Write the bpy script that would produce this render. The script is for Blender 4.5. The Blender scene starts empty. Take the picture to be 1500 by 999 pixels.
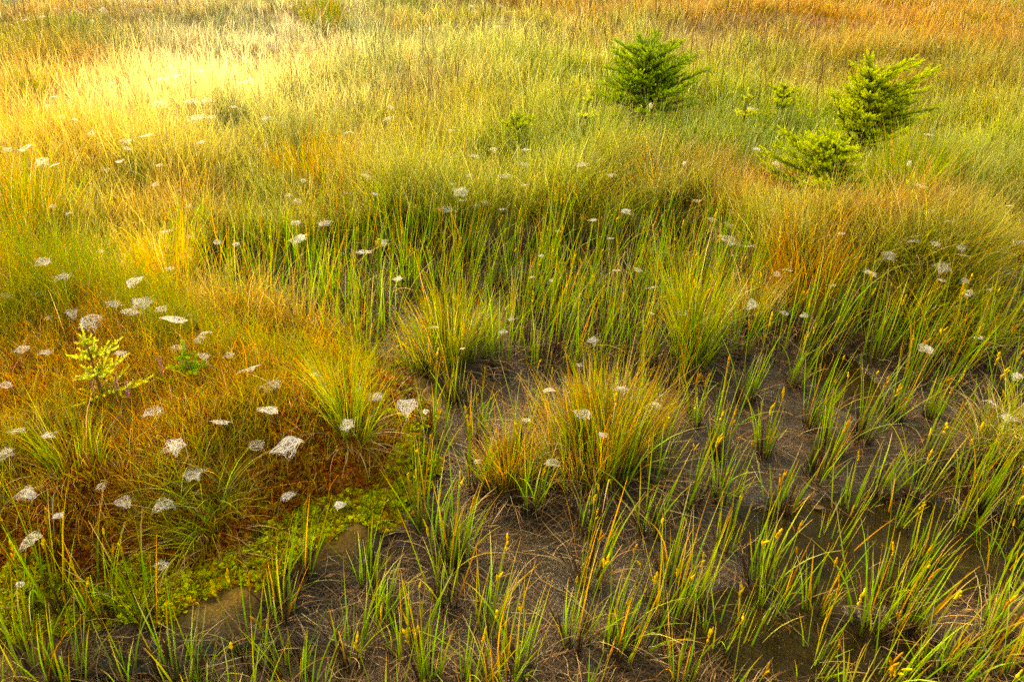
import bpy, math, random
import numpy as np

# ------------------------------------------------------------------ camera, light, exposure
C = bpy.context.scene.collection
SC = bpy.context.scene
R = math.radians
CAM_H, PITCH, FPX = 1.7, 31.0, 1250.0          # metres, degrees below level, focal length in photo pixels
cam_d = bpy.data.cameras.new("camera")
cam = bpy.data.objects.new("camera", cam_d)
C.objects.link(cam)
cam_d.sensor_width = 36.0
cam_d.lens = 36.0 * FPX / 1500.0
cam.location = (0, 0, CAM_H)
cam.rotation_euler = (R(90 - PITCH), 0, 0)
cam_d.clip_start = 0.05
cam_d.clip_end = 3000
cam_d.dof.use_dof = True
cam_d.dof.focus_distance = 2.9
cam_d.dof.aperture_fstop = 11
SC.camera = cam

SUN_AZ, SUN_EL = 42.0, 34.0      # degrees left of straight ahead, height
world = bpy.data.worlds.new("World")
SC.world = world
world.use_nodes = True
wn = world.node_tree
sky = wn.nodes.new('ShaderNodeTexSky')
sky.sky_type = 'NISHITA'
sky.sun_disc = False
sky.sun_elevation = R(SUN_EL)
sky.sun_rotation = R(-SUN_AZ)
sky.air_density = 1.2
sky.dust_density = 4.0
wn.links.new(sky.outputs[0], wn.nodes['Background'].inputs[0])
wn.nodes['Background'].inputs[1].default_value = 0.15
sun_d = bpy.data.lights.new("sun", 'SUN')
sun_d.energy = 5.0
sun_d.angle = R(1.2)
sun_d.color = (1.0, 0.92, 0.78)
sun = bpy.data.objects.new("sun", sun_d)
C.objects.link(sun)
sun.rotation_euler = (R(90 - SUN_EL), 0, R(180 + SUN_AZ))   # light comes from behind-left of the scene
SC.view_settings.view_transform = 'Standard'
SC.view_settings.look = 'None'
SC.view_settings.exposure = 2.55
SC.view_settings.gamma = 1
SC.view_settings.use_white_balance = True
SC.view_settings.white_balance_temperature = 13500
SC.cycles.use_denoising = False
SC.cycles.sample_clamp_indirect = 3.0
SC.cycles.sample_clamp_direct = 12.0
SC.cycles.max_bounces = 6
SC.cycles.diffuse_bounces = 3
SC.cycles.transmission_bounces = 4
SC.cycles.transparent_max_bounces = 6
SC.cycles.caustics_reflective = False
SC.cycles.caustics_refractive = False

# ------------------------------------------------------------------ maths helpers
PC, PS = math.cos(R(PITCH)), math.sin(R(PITCH))

def at0(px, py, z=0.0):
    """point on the level z that the photo shows at pixel px, py"""
    u, v = (np.asarray(px, float) - 750) / FPX, (499.5 - np.asarray(py, float)) / FPX
    dx, dy, dz = u, PC + v * PS, -PS + v * PC
    t = (z - CAM_H) / dz
    return dx * t, dy * t

def pxm(px, py):
    """photo pixels per metre at a pixel's ground point"""
    v = (499.5 - py) / FPX
    t = CAM_H / (PS - v * PC)
    return FPX / t

def to_px(x, y, z=0.0):
    zz = z - CAM_H
    d = y * PC - zz * PS
    up = y * PS + zz * PC
    return 750 + FPX * x / d, 499.5 - FPX * up / d

def _hash(ix, iy, s):
    h = (ix.astype(np.int64) * 374761393 + iy.astype(np.int64) * 668265263 + s * 974634777) & 0x7fffffff
    h = ((h ^ (h >> 13)) * 1274126177) & 0x7fffffff
    h = (h ^ (h >> 16)) & 0xffff
    return h / 65535.0

def vnoise(x, y, s=0):
    x = np.asarray(x, float); y = np.asarray(y, float)
    ix, iy = np.floor(x), np.floor(y)
    fx, fy = x - ix, y - iy
    fx = fx * fx * (3 - 2 * fx); fy = fy * fy * (3 - 2 * fy)
    a, b = _hash(ix, iy, s), _hash(ix + 1, iy, s)
    c, d = _hash(ix, iy + 1, s), _hash(ix + 1, iy + 1, s)
    return (a * (1 - fx) + b * fx) * (1 - fy) + (c * (1 - fx) + d * fx) * fy

def fbm(x, y, s=0, o=4):
    r, a, t = 0, 1.0, 0
    for k in range(o):
        r = r + a * vnoise(x * 2 ** k, y * 2 ** k, s + k * 17); t += a; a *= .5
    return r / t

def sstep(a, b, x):
    t = np.clip((x - a) / (b - a), 0, 1)
    return t * t * (3 - 2 * t)

def poly_sd(px, py, poly):
    """signed distance (negative inside) to a polygon"""
    P = np.asarray(poly, float)
    d = np.full(np.shape(px), 1e9); ins = np.zeros(np.shape(px), bool)
    n = len(P)
    for i in range(n):
        a, b = P[i], P[(i + 1) % n]
        e = b - a
        wx, wy = px - a[0], py - a[1]
        t = np.clip((wx * e[0] + wy * e[1]) / (e @ e), 0, 1)
        d = np.minimum(d, np.hypot(wx - e[0] * t, wy - e[1] * t))
        c = ((a[1] > py) != (b[1] > py)) & (px < (b[0] - a[0]) * (py - a[1]) / (b[1] - a[1] + 1e-12) + a[0])
        ins ^= c
    return np.where(ins, -d, d)

def wpoly(pts):
    return [tuple(map(float, at0(a, b))) for a, b in pts]

# wet mud flat, outline on level ground
MUD = wpoly([(-300, 1300), (-120, 1010), (60, 955), (200, 935), (330, 925), (390, 885), (430, 850), (520, 815), (590, 740),
             (640, 690), (625, 610), (590, 545), (500, 520), (420, 500), (330, 480), (285, 430), (300, 395), (420, 385),
             (520, 360), (640, 365), (760, 350), (900, 345), (1010, 345), (1080, 400), (1130, 440), (1190, 470), (1260, 470), (1330, 478),
             (1420, 465), (1500, 430), (1800, 400), (2300, 700), (2300, 1300)])
HUM = wpoly([(-500, 420), (-200, 400), (0, 420), (160, 430), (300, 500), (430, 540), (560, 560), (600, 620), (610, 690), (560, 760), (430, 800),
             (370, 850), (250, 890), (60, 920), (-120, 960), (-600, 960)])
# (px, py, radius x in px, radius y in px, depth)
POOLS = [(1240, 560, 45, 50, .05), (1180, 775, 120, 40, .05), (1290, 800, 190, 75, .06), (1120, 920, 120, 70, .05),
         (1230, 960, 160, 60, .05), (390, 985, 130, 45, .05), (1480, 480, 40, 30, .04), (1400, 700, 50, 25, .03), (160, 1010, 90, 30, .04), (1500, 800, 90, 60, .04)]
# extra mounds (px, py, rx px, ry px, height): peaty cushions under tussocks and swells in the meadow
MOUNDS = [(670, 520, 75, 28, .07), (885, 650, 110, 45, .10), (743, 705, 42, 20, .07), (1010, 500, 50, 25, .06), (1185, 395, 70, 32, .10),
          (1370, 435, 110, 36, .16), (1480, 660, 60, 30, .10), (40, 350, 90, 40, .09), (50, 175, 60, 14, .12), (640, 270, 90, 22, .06),
          (860, 315, 90, 22, .05), (960, 290, 80, 20, .04), (1330, 300, 110, 22, .07), (945, 175, 90, 14, .10), (1100, 455, 45, 16, .05),
          (150, 40, 120, 8, .16), (480, 45, 110, 8, .16), (740, 60, 120, 8, .16), (320, 200, 60, 12, .08), (1120, 50, 160, 8, .14),
          (1250, 110, 130, 10, .08), (230, 300, 90, 20, .08), (1420, 160, 110, 14, .10), (560, 330, 60, 18, .06), (330, 90, 120, 10, .08)]

def ell(x, y, e):
    cx, cy = at0(e[0], e[1])
    k = pxm(e[0], e[1])
    sx = e[2] / k
    sy = (at0(e[0], e[1] - e[3])[1] - at0(e[0], e[1] + e[3])[1]) / 2
    return ((x - cx) / sx) ** 2 + ((y - cy) / sy) ** 2

def mud_mask(x, y):
    d = poly_sd(x, y, MUD) + (fbm(x * 4, y * 4, 5, 4) - .5) * .30
    return 1 - sstep(-.07, .05, d)

def height(x, y):
    x = np.asarray(x, float); y = np.asarray(y, float)
    m = mud_mask(x, y)
    hd = poly_sd(x, y, HUM) + (fbm(x * 4.3, y * 4.3, 9, 4) - .5) * .26
    meadow = .075 + (fbm(x * .9, y * .9, 3, 4) - .5) * .20 + .02 * (fbm(x * 7, y * 7, 4, 2) - .5)
    z = meadow * (1 - m) + m * ((fbm(x * 2.2, y * 2.2, 8, 4) - .48) * .05)
    z = z + .17 * sstep(.03, -.38, hd) + .05 * sstep(.03, -.12, hd)
    z = z + .05 * sstep(.05, -.3, hd) * (fbm(x * 4.5, y * 4.5, 31, 2) - .5)
    for e in MOUNDS:
        q = ell(x, y, e)
        z = z + e[4] * np.exp(-q * .9)
    for e in POOLS:
        q = ell(x, y, e) + (fbm(x * 5, y * 5, 12, 3) - .5) * 1.2
        z = z - m * e[4] * (1 - sstep(.4, 1.4, q))
    return z

def at(px, py, dz=0.0):
    """ground point (lifted by dz) first met by the line of sight of a pixel, on the real relief"""
    zz = np.linspace(.75, -.12, 260)
    x, y = at0(px, py, zz)
    f = zz - height(x, y) - dz
    k = int(np.argmax(f < 0)) if (f < 0).any() else 259
    k = max(k, 1)
    w = f[k - 1] / (f[k - 1] - f[k] + 1e-12)
    z = zz[k - 1] + (zz[k] - zz[k - 1]) * w
    x, y = at0(px, py, z)
    return float(x), float(y), float(z)

# ------------------------------------------------------------------ mesh helpers
def mesh_np(name, V, F, col=None, mat=None, smooth=False, attr=None):
    """V (n,3), F (m,4) or (m,3)"""
    me = bpy.data.meshes.new(name)
    V = np.ascontiguousarray(V, np.float32); F = np.ascontiguousarray(F, np.int32)
    k = F.shape[1]
    me.vertices.add(len(V)); me.vertices.foreach_set('co', V.ravel())
    me.loops.add(F.size); me.loops.foreach_set('vertex_index', F.ravel())
    me.polygons.add(len(F)); me.polygons.foreach_set('loop_start', np.arange(0, F.size, k, dtype=np.int32))
    if smooth:
        me.polygons.foreach_set('use_smooth', np.ones(len(F), bool))
    me.update(calc_edges=True)
    if col is not None:
        a = me.attributes.new('Col', 'FLOAT_COLOR', 'POINT')
        c = np.ones((len(V), 4), np.float32); c[:, :3] = col
        a.data.foreach_set('color', c.ravel())
    for nm, arr in (attr or {}).items():
        a = me.attributes.new(nm, 'FLOAT', 'POINT')
        a.data.foreach_set('value', np.ascontiguousarray(arr, np.float32))
    if mat: me.materials.append(mat)
    return me

def link(name, me, parent=None, label=None, cat=None, group=None, kind=None, loc=None):
    o = bpy.data.objects.new(name, me)
    C.objects.link(o)
    if parent: o.parent = parent
    if loc is not None: o.location = loc
    if label: o['label'] = label
    if cat: o['category'] = cat
    if group: o['group'] = group
    if kind: o['kind'] = kind
    return o

def blades(root, L, th0, bend, az, width, c0, c1, c2=None, S=4, twist=None, wig=None, rng=None, prof=None):
    """ribbons: root (n,3), length, start angle from vertical, total bend (radians), heading, width, colours at base / tip"""
    n = len(L)
    t = np.linspace(0, 1, S + 1)[None, :]
    ang = th0[:, None] + bend[:, None] * (t[:, :-1] + .5 / S) ** 1.5
    ds = L[:, None] / S
    r = np.concatenate([np.zeros((n, 1)), np.cumsum(np.sin(ang) * ds, 1)], 1)
    z = np.concatenate([np.zeros((n, 1)), np.cumsum(np.cos(ang) * ds, 1)], 1)
    ca, sa = np.cos(az)[:, None], np.sin(az)[:, None]
    X = root[:, 0:1] + r * ca; Y = root[:, 1:2] + r * sa; Z = root[:, 2:3] + z
    if wig is not None:
        w = wig[:, None] * np.sin(t * 5 + az[:, None] * 7) * L[:, None]
        X = X - w * sa; Y = Y + w * ca
    tw = az + math.pi / 2 if twist is None else twist
    W = width[:, None] * (prof[None, :] if prof is not None else np.array([max(.12, (1 - s ** 2.2) * (.75 + .5 * s)) for s in t[0]])[None, :]) / 2
    wx, wy = np.cos(tw)[:, None] * W, np.sin(tw)[:, None] * W
    V = np.empty((n, S + 1, 2, 3), np.float32)
    V[:, :, 0, 0] = X - wx; V[:, :, 0, 1] = Y - wy; V[:, :, 0, 2] = Z
    V[:, :, 1, 0] = X + wx; V[:, :, 1, 1] = Y + wy; V[:, :, 1, 2] = Z
    if c2 is None:
        col = c0[:, None, :] * (1 - t[..., None]) + c1[:, None, :] * t[..., None]
    else:                                    # base, middle, tip
        a = np.clip(t * 2, 0, 1)[..., None]; b = np.clip(t * 2.5 - 1.5, 0, 1)[..., None]
        col = c0[:, None, :] * (1 - a) + c1[:, None, :] * a
        col = col * (1 - b) + c2[:, None, :] * b
    col = np.repeat(col[:, :, None, :], 2, 2)
    base = (np.arange(n) * (S + 1) * 2)[:, None]
    k = np.arange(S)[None, :] * 2
    F = np.stack([base + k, base + k + 1, base + k + 3, base + k + 2], -1).reshape(-1, 4)
    return V.reshape(-1, 3), F, col.reshape(-1, 3)

def merge(parts):
    Vs, Fs, Cs, o = [], [], [], 0
    for V, F, c in parts:
        Vs.append(V); Fs.append(F + o); Cs.append(c); o += len(V)
    return np.concatenate(Vs), np.concatenate(Fs), np.concatenate(Cs)

def tube(pts, rad, col, k=5):
    """closed-ish tube along points, quads"""
    P = np.asarray(pts, float); n = len(P)
    T = np.gradient(P, axis=0); T /= np.linalg.norm(T, axis=1)[:, None] + 1e-9
    ref = np.where(np.abs(T[:, 2:3]) > .9, np.array([[1., 0, 0]]), np.array([[0, 0, 1.]]))
    U = np.cross(T, ref); U /= np.linalg.norm(U, axis=1)[:, None] + 1e-9
    W = np.cross(T, U)
    a = np.linspace(0, 2 * math.pi, k, endpoint=False)
    rad = np.broadcast_to(np.asarray(rad, float), (n,))
    V = P[:, None, :] + rad[:, None, None] * (np.cos(a)[None, :, None] * U[:, None, :] + np.sin(a)[None, :, None] * W[:, None, :])
    i = np.arange(n - 1)[:, None] * k; j = np.arange(k)[None, :]; j2 = (j + 1) % k
    F = np.stack([i + j, i + j2, i + k + j2, i + k + j], -1).reshape(-1, 4)
    c = np.broadcast_to(np.asarray(col, float), (n, 3)) if np.ndim(col) == 1 else np.asarray(col)
    return V.reshape(-1, 3), F, np.repeat(c[:, None, :], k, 1).reshape(-1, 3)

# ------------------------------------------------------------------ materials
def new_mat(name):
    m = bpy.data.materials.new(name); m.use_nodes = True
    nt = m.node_tree
    for n in list(nt.nodes): nt.nodes.remove(n)
    out = nt.nodes.new('ShaderNodeOutputMaterial')
    return m, nt, out

def leaf_mat(name, trans=.45, rough=.45, spec=.4, var=.35, scale=60):
    m, nt, out = new_mat(name)
    A = nt.nodes.new('ShaderNodeAttribute'); A.attribute_name = 'Col'
    tc = nt.nodes.new('ShaderNodeTexCoord')
    nz = nt.nodes.new('ShaderNodeTexNoise'); nz.inputs['Scale'].default_value = scale; nz.inputs['Detail'].default_value = 3
    nt.links.new(tc.outputs['Object'], nz.inputs['Vector'])
    mr = nt.nodes.new('ShaderNodeMapRange'); mr.inputs[3].default_value = 1 - var; mr.inputs[4].default_value = 1 + var
    nt.links.new(nz.outputs[0], mr.inputs[0])
    vm = nt.nodes.new('ShaderNodeVectorMath'); vm.operation = 'SCALE'
    nt.links.new(A.outputs['Color'], vm.inputs[0]); nt.links.new(mr.outputs[0], vm.inputs['Scale'])
    P = nt.nodes.new('ShaderNodeBsdfPrincipled')
    P.inputs['Roughness'].default_value = rough; P.inputs['Specular IOR Level'].default_value = spec
    T = nt.nodes.new('ShaderNodeBsdfTranslucent')
    nt.links.new(vm.outputs[0], P.inputs['Base Color']); nt.links.new(vm.outputs[0], T.inputs['Color'])
    mx = nt.nodes.new('ShaderNodeMixShader'); mx.inputs[0].default_value = trans
    nt.links.new(P.outputs[0], mx.inputs[1]); nt.links.new(T.outputs[0], mx.inputs[2])
    nt.links.new(mx.outputs[0], out.inputs[0])
    return m

M_GRASS = leaf_mat('grass_blade', .5, .6, .2)
M_SEDGE = leaf_mat('sedge_blade', .45, .5, .3, .25, 90)
M_DEAD = leaf_mat('dead_leaf', .25, .6, .25, .45, 70)
M_MOSS = leaf_mat('sphagnum', .3, .65, .2, .5, 35)
M_NEEDLE = leaf_mat('spruce_needle', .3, .45, .4, .25, 40)
M_BARK = leaf_mat('bark', .0, .85, .15, .5, 120)
M_SEED = leaf_mat('seed_spike', .3, .6, .2, .4, 300)
M_WEB = leaf_mat('dewy_silk', .5, .5, .4, .1, 200)

def ground_mat():
    m, nt, out = new_mat('peat_ground')
    N, Lk = nt.nodes.new, nt.links.new
    A = N('ShaderNodeAttribute'); A.attribute_name = 'Col'
    Wt = N('ShaderNodeAttribute'); Wt.attribute_name = 'wet'
    tc = N('ShaderNodeTexCoord')
    n1 = N('ShaderNodeTexNoise'); n1.inputs['Scale'].default_value = 9; n1.inputs['Detail'].default_value = 8; n1.inputs['Roughness'].default_value = .7
    n2 = N('ShaderNodeTexNoise'); n2.inputs['Scale'].default_value = 95; n2.inputs['Detail'].default_value = 5; n2.inputs['Distortion'].default_value = 1.2
    n3 = N('ShaderNodeTexVoronoi'); n3.inputs['Scale'].default_value = 150
    for n in (n1, n2, n3): Lk(tc.outputs['Object'], n.inputs['Vector'])
    mr = N('ShaderNodeMapRange'); mr.inputs[1].default_value = .3; mr.inputs[2].default_value = .72; mr.inputs[3].default_value = .45; mr.inputs[4].default_value = 1.7
    Lk(n1.outputs[0], mr.inputs[0])
    mr2 = N('ShaderNodeMapRange'); mr2.inputs[1].default_value = .3; mr2.inputs[2].default_value = .7; mr2.inputs[3].default_value = .5; mr2.inputs[4].default_value = 1.5
    Lk(n2.outputs[0], mr2.inputs[0])
    mu = N('ShaderNodeMath'); mu.operation = 'MULTIPLY'; Lk(mr.outputs[0], mu.inputs[0]); Lk(mr2.outputs[0], mu.inputs[1])
    vm = N('ShaderNodeVectorMath'); vm.operation = 'SCALE'; Lk(A.outputs['Color'], vm.inputs[0]); Lk(mu.outputs[0], vm.inputs['Scale'])
    n4 = N('ShaderNodeTexNoise'); n4.inputs['Scale'].default_value = 240; n4.inputs['Detail'].default_value = 2; Lk(tc.outputs['Object'], n4.inputs['Vector'])
    sp = N('ShaderNodeMapRange'); sp.inputs[1].default_value = .64; sp.inputs[2].default_value = .72; Lk(n4.outputs[0], sp.inputs[0])
    sm = N('ShaderNodeMath'); sm.operation = 'MULTIPLY'; Lk(sp.outputs[0], sm.inputs[0]); Lk(Wt.outputs['Fac'], sm.inputs[1])
    fl = N('ShaderNodeMix'); fl.data_type = 'RGBA'; Lk(sm.outputs[0], fl.inputs[0]); Lk(vm.outputs[0], fl.inputs[6]); fl.inputs[7].default_value = (.11, .085, .035, 1)
    P = N('ShaderNodeBsdfPrincipled'); Lk(fl.outputs[2], P.inputs['Base Color']); P.inputs['Specular IOR Level'].default_value = .3
    rr = N('ShaderNodeMapRange'); rr.inputs[3].default_value = .9; rr.inputs[4].default_value = .33; Lk(Wt.outputs['Fac'], rr.inputs[0]); Lk(rr.outputs[0], P.inputs['Roughness'])
    b1 = N('ShaderNodeBump'); b1.inputs['Strength'].default_value = 1; b1.inputs['Distance'].default_value = .009; Lk(n2.outputs[0], b1.inputs['Height'])
    b2 = N('ShaderNodeBump'); b2.inputs['Strength'].default_value = .5; b2.inputs['Distance'].default_value = .003; Lk(n3.outputs['Distance'], b2.inputs['Height'])
    Lk(b1.outputs[0], b2.inputs['Normal']); Lk(b2.outputs[0], P.inputs['Normal'])
    Lk(P.outputs[0], out.inputs[0])
    return m

def water_mat():
    m, nt, out = new_mat('bog_water')
    N, Lk = nt.nodes.new, nt.links.new
    tc = N('ShaderNodeTexCoord')
    n1 = N('ShaderNodeTexNoise'); n1.inputs['Scale'].default_value = 5; n1.inputs['Detail'].default_value = 9; n1.inputs['Roughness'].default_value = .7
    n2 = N('ShaderNodeTexNoise'); n2.inputs['Scale'].default_value = 190; n2.inputs['Detail'].default_value = 3
    n3 = N('ShaderNodeTexNoise'); n3.inputs['Scale'].default_value = 14; n3.inputs['Detail'].default_value = 2
    for n in (n1, n2, n3): Lk(tc.outputs['Object'], n.inputs['Vector'])
    cr = N('ShaderNodeValToRGB'); Lk(n1.outputs[0], cr.inputs[0])
    e = cr.color_ramp.elements; e[0].position = .35; e[0].color = (.008, .006, .001, 1); e[1].position = .68; e[1].color = (.035, .026, .005, 1)
    P = N('ShaderNodeBsdfPrincipled'); P.inputs['Roughness'].default_value = .07; P.inputs['IOR'].default_value = 1.33; P.inputs['Specular IOR Level'].default_value = .12
    sp = N('ShaderNodeMapRange'); sp.inputs[1].default_value = .66; sp.inputs[2].default_value = .74; Lk(n2.outputs[0], sp.inputs[0])
    mx = N('ShaderNodeMix'); mx.data_type = 'RGBA'; Lk(sp.outputs[0], mx.inputs[0]); Lk(cr.outputs[0], mx.inputs[6]); mx.inputs[7].default_value = (.12, .10, .04, 1)
    Lk(mx.outputs[2], P.inputs['Base Color'])
    b = N('ShaderNodeBump'); b.inputs['Strength'].default_value = .12; b.inputs['Distance'].default_value = .01; Lk(n3.outputs[0], b.inputs['Height']); Lk(b.outputs[0], P.inputs['Normal'])
    T = N('ShaderNodeBsdfTransparent'); T.inputs[0].default_value = (.75, .6, .3, 1)
    ms = N('ShaderNodeMixShader'); ms.inputs[0].default_value = .3; Lk(P.outputs[0], ms.inputs[1]); Lk(T.outputs[0], ms.inputs[2])
    Lk(ms.outputs[0], out.inputs[0])
    return m

_nt = M_WEB.node_tree; _o = [n for n in _nt.nodes if n.type == 'OUTPUT_MATERIAL'][0]
_tr = _nt.nodes.new('ShaderNodeBsdfTransparent'); _mx = _nt.nodes.new('ShaderNodeMixShader'); _mx.inputs[0].default_value = .34
_nt.links.new(_o.inputs[0].links[0].from_socket, _mx.inputs[1]); _nt.links.new(_tr.outputs[0], _mx.inputs[2]); _nt.links.new(_mx.outputs[0], _o.inputs[0])

# ------------------------------------------------------------------ palette (linear base colours)
def c(*v): return np.array(v, float)
GREEN, BRIGHT, YG = c(.10, .19, .006), c(.17, .30, .008), c(.30, .32, .016)
STRAW, PALE, RUST, ORANGE = c(.56, .48, .19), c(.64, .62, .44), c(.34, .14, .010), c(.50, .24, .010)  # PALE: pale grass, also the cream of the painted sunlit glow
BROWN, DARK, TAN, SEEDY, DKGREEN = c(.15, .07, .02), c(.030, .017, .008), c(.50, .36, .16), c(.60, .40, .015), c(.06, .12, .006)
REDM, YELM, OLIVE, REDB = c(.34, .075, .006), c(.50, .46, .014), c(.20, .20, .012), c(.20, .075, .012)

# patches of plant colour on the ground: (px, py, rx, ry, colour, weight)
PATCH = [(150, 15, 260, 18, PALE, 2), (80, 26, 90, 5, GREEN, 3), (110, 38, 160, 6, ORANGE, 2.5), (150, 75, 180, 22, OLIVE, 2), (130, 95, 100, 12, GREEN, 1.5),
         (90, 145, 150, 34, ORANGE, 6), (230, 200, 90, 60, YG, 2), (150, 240, 140, 26, ORANGE, 4), (50, 298, 100, 22, ORANGE, 8), (40, 345, 90, 24, GREEN, 3),
         (350, 85, 120, 35, PALE, 5), (280, 150, 120, 40, PALE, 4), (400, 150, 90, 60, STRAW, 2), (330, 270, 120, 40, YG, 3), (470, 30, 110, 10, GREEN, 2.5),  # PALE patches here paint the sunlit glow into the plant colour
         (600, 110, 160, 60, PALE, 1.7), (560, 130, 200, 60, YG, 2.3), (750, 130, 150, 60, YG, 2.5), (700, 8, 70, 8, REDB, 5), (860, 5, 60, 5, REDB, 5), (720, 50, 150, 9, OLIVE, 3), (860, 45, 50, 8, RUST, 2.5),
         (640, 55, 90, 6, RUST, 1.5), (660, 220, 130, 35, YG, 3), (620, 260, 70, 30, YG, 2), (520, 240, 70, 40, ORANGE, 1.2), (630, 190, 60, 20, ORANGE, 1.2),
         (960, 205, 170, 45, BRIGHT, 8), (780, 150, 120, 50, YG * [.7, 1, 1], 3), (640, 160, 100, 40, OLIVE, 1.5), (860, 260, 90, 40, YG * [.8, 1, 1], 3), (1050, 190, 90, 40, BRIGHT, 3), (1000, 60, 120, 30, STRAW, 1.6), (1130, 110, 120, 50, OLIVE, 2),
         (1100, 45, 170, 14, RUST, 5), (1290, 35, 260, 30, RUST, 6), (1380, 75, 120, 10, RUST * .8, 4), (1420, 100, 160, 40, RUST, 2.5), (1400, 60, 200, 20, ORANGE, 1.5), (1480, 30, 120, 14, GREEN, 2.5), (1300, 22, 60, 6, BRIGHT, 2), (1420, 130, 90, 22, OLIVE, 2.5),
         (1320, 255, 110, 45, BRIGHT, 9), (1430, 215, 100, 40, YG, 3), (1180, 330, 90, 26, ORANGE, 6), (1380, 350, 130, 40, OLIVE, 3), (1300, 400, 60, 20, RUST, 4),
         (1120, 300, 60, 14, RUST, 3), (1440, 290, 90, 30, OLIVE, 3), (1040, 300, 80, 30, RUST, 1.5), (930, 275, 60, 20, OLIVE, 2), (270, 350, 80, 14, RUST, 3),
         (200, 560, 250, 100, ORANGE, 3.5), (300, 700, 300, 120, ORANGE, 4), (40, 165, 25, 12, DKGREEN, 12), (60, 430, 120, 30, YG, 3), (180, 480, 120, 30, RUST, 2), (450, 620, 120, 60, YG, 2), (100, 800, 200, 50, RUST, 3), (750, 330, 900, 40, YG, .8)]
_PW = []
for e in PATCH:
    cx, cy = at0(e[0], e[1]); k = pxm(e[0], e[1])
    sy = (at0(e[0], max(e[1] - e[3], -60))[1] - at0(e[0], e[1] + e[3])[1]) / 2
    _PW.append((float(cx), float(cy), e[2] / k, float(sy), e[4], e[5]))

def plant_colour(x, y):
    x = x + (fbm(x * 1.7, y * 1.7, 51, 2) - .5) * .5
    y = y + (fbm(x * 1.5, y * 1.5, 52, 2) - .5) * .7
    w0 = .35
    acc = np.zeros((len(x), 3)) + w0 * (YG * .6 + OLIVE * .4); W = np.full(len(x), w0)
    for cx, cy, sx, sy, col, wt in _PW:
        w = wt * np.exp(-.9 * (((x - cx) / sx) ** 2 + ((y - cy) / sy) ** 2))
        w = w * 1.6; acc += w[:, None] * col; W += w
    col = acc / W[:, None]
    q = fbm(x * 2.6, y * 2.0, 53, 3)
    a = sstep(.50, .66, q)[:, None] * .65; b = sstep(.50, .36, q)[:, None] * .5
    col = col * (1 - a) + (col * .35 + GREEN * .65) * a
    return col * (1 - b) + (col * .5 + RUST * .5) * b

rng = np.random.default_rng(7)
U = rng.uniform
def vary(col, n, a=.25, g=None):
    g = g or rng
    return col * (1 + g.normal(0, a, (n, 1))).clip(.35, 1.9) * (1 + g.normal(0, .07, (n, 3))).clip(.7, 1.3)

# ------------------------------------------------------------------ the ground sheet
def axis(lo, hi, step, far, grow=1.35):
    a = list(np.arange(lo, hi, step)); s = step
    while a[-1] < far: s *= grow; a.append(a[-1] + s)
    s = step
    b = [lo]
    while b[-1] > -far: s *= grow; b.append(b[-1] - s)
    return np.array(sorted(b[1:]) + a)
gx = axis(-3.6, 3.6, .021, 900); gy = axis(.7, 6.2, .021, 900)
GX, GY = np.meshgrid(gx, gy)
X, Y = GX.ravel(), GY.ravel()
Z = height(X, Y)
mm = mud_mask(X, Y)
far = sstep(14, 60, np.hypot(X, Y))
Z = Z * (1 - far) + .1 * far + 0
Z += mm * (fbm(X * 22, Y * 22, 71, 3) - .5) * .024 + (1 - mm) * (fbm(X * 16, Y * 16, 72, 2) - .5) * .03 * (1 - far)
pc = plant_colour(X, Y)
hd = poly_sd(X, Y, HUM)
mudc = c(.0165, .0125, .0040) * (.7 + .7 * fbm(X * 3, Y * 3, 77, 3))[:, None]
tmix = sstep(.45, .62, fbm(X * 2.6, Y * 2.6, 78, 4))[:, None]
mudc = mudc * (1 - tmix) + c(.024, .014, .004) * tmix
soil = pc * .30 + BROWN * .35
redw = sstep(.42, .6, fbm(X * 3.1, Y * 3.1, 79, 3))[:, None]
inh = sstep(.05, -.05, hd)[:, None]
soil = soil * (1 - inh) + inh * (REDM * .8 * redw + c(.22, .15, .012) * (1 - redw))
gc = soil * (1 - mm[:, None]) + mudc * mm[:, None]
nx, ny = len(gx), len(gy)
I = np.arange((ny - 1) * (nx - 1)); r_, q_ = I // (nx - 1), I % (nx - 1); b_ = r_ * nx + q_
F = np.stack([b_, b_ + 1, b_ + nx + 1, b_ + nx], -1)
link('ground', mesh_np('ground', np.stack([X, Y, Z], -1), F, gc, ground_mat(), True, {'wet': mm}), kind='structure')
# still bog water in the hollows of the mud
WATER_Z = -.009
wx, wy = np.linspace(-3.5, 5, 60), np.linspace(.8, 4.2, 30)
WX, WY = np.meshgrid(wx, wy)
I = np.arange(29 * 59); r_, q_ = I // 59, I % 59; b_ = r_ * 60 + q_
link('bog_water', mesh_np('bog_water', np.stack([WX.ravel(), WY.ravel(), np.full(WX.size, WATER_Z)], -1),
     np.stack([b_, b_ + 1, b_ + 61, b_ + 60], -1), None, water_mat(), True), kind='structure')

# ------------------------------------------------------------------ meadow grass (uncountable)
def scatter(n, py0, py1, pxl=-260, pxr=1760, g=rng, p=1.0):
    px = g.uniform(pxl, pxr, n); py = py0 + (py1 - py0) * g.uniform(0, 1, n) ** p
    x, y = at0(px, py)
    return x, y

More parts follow.
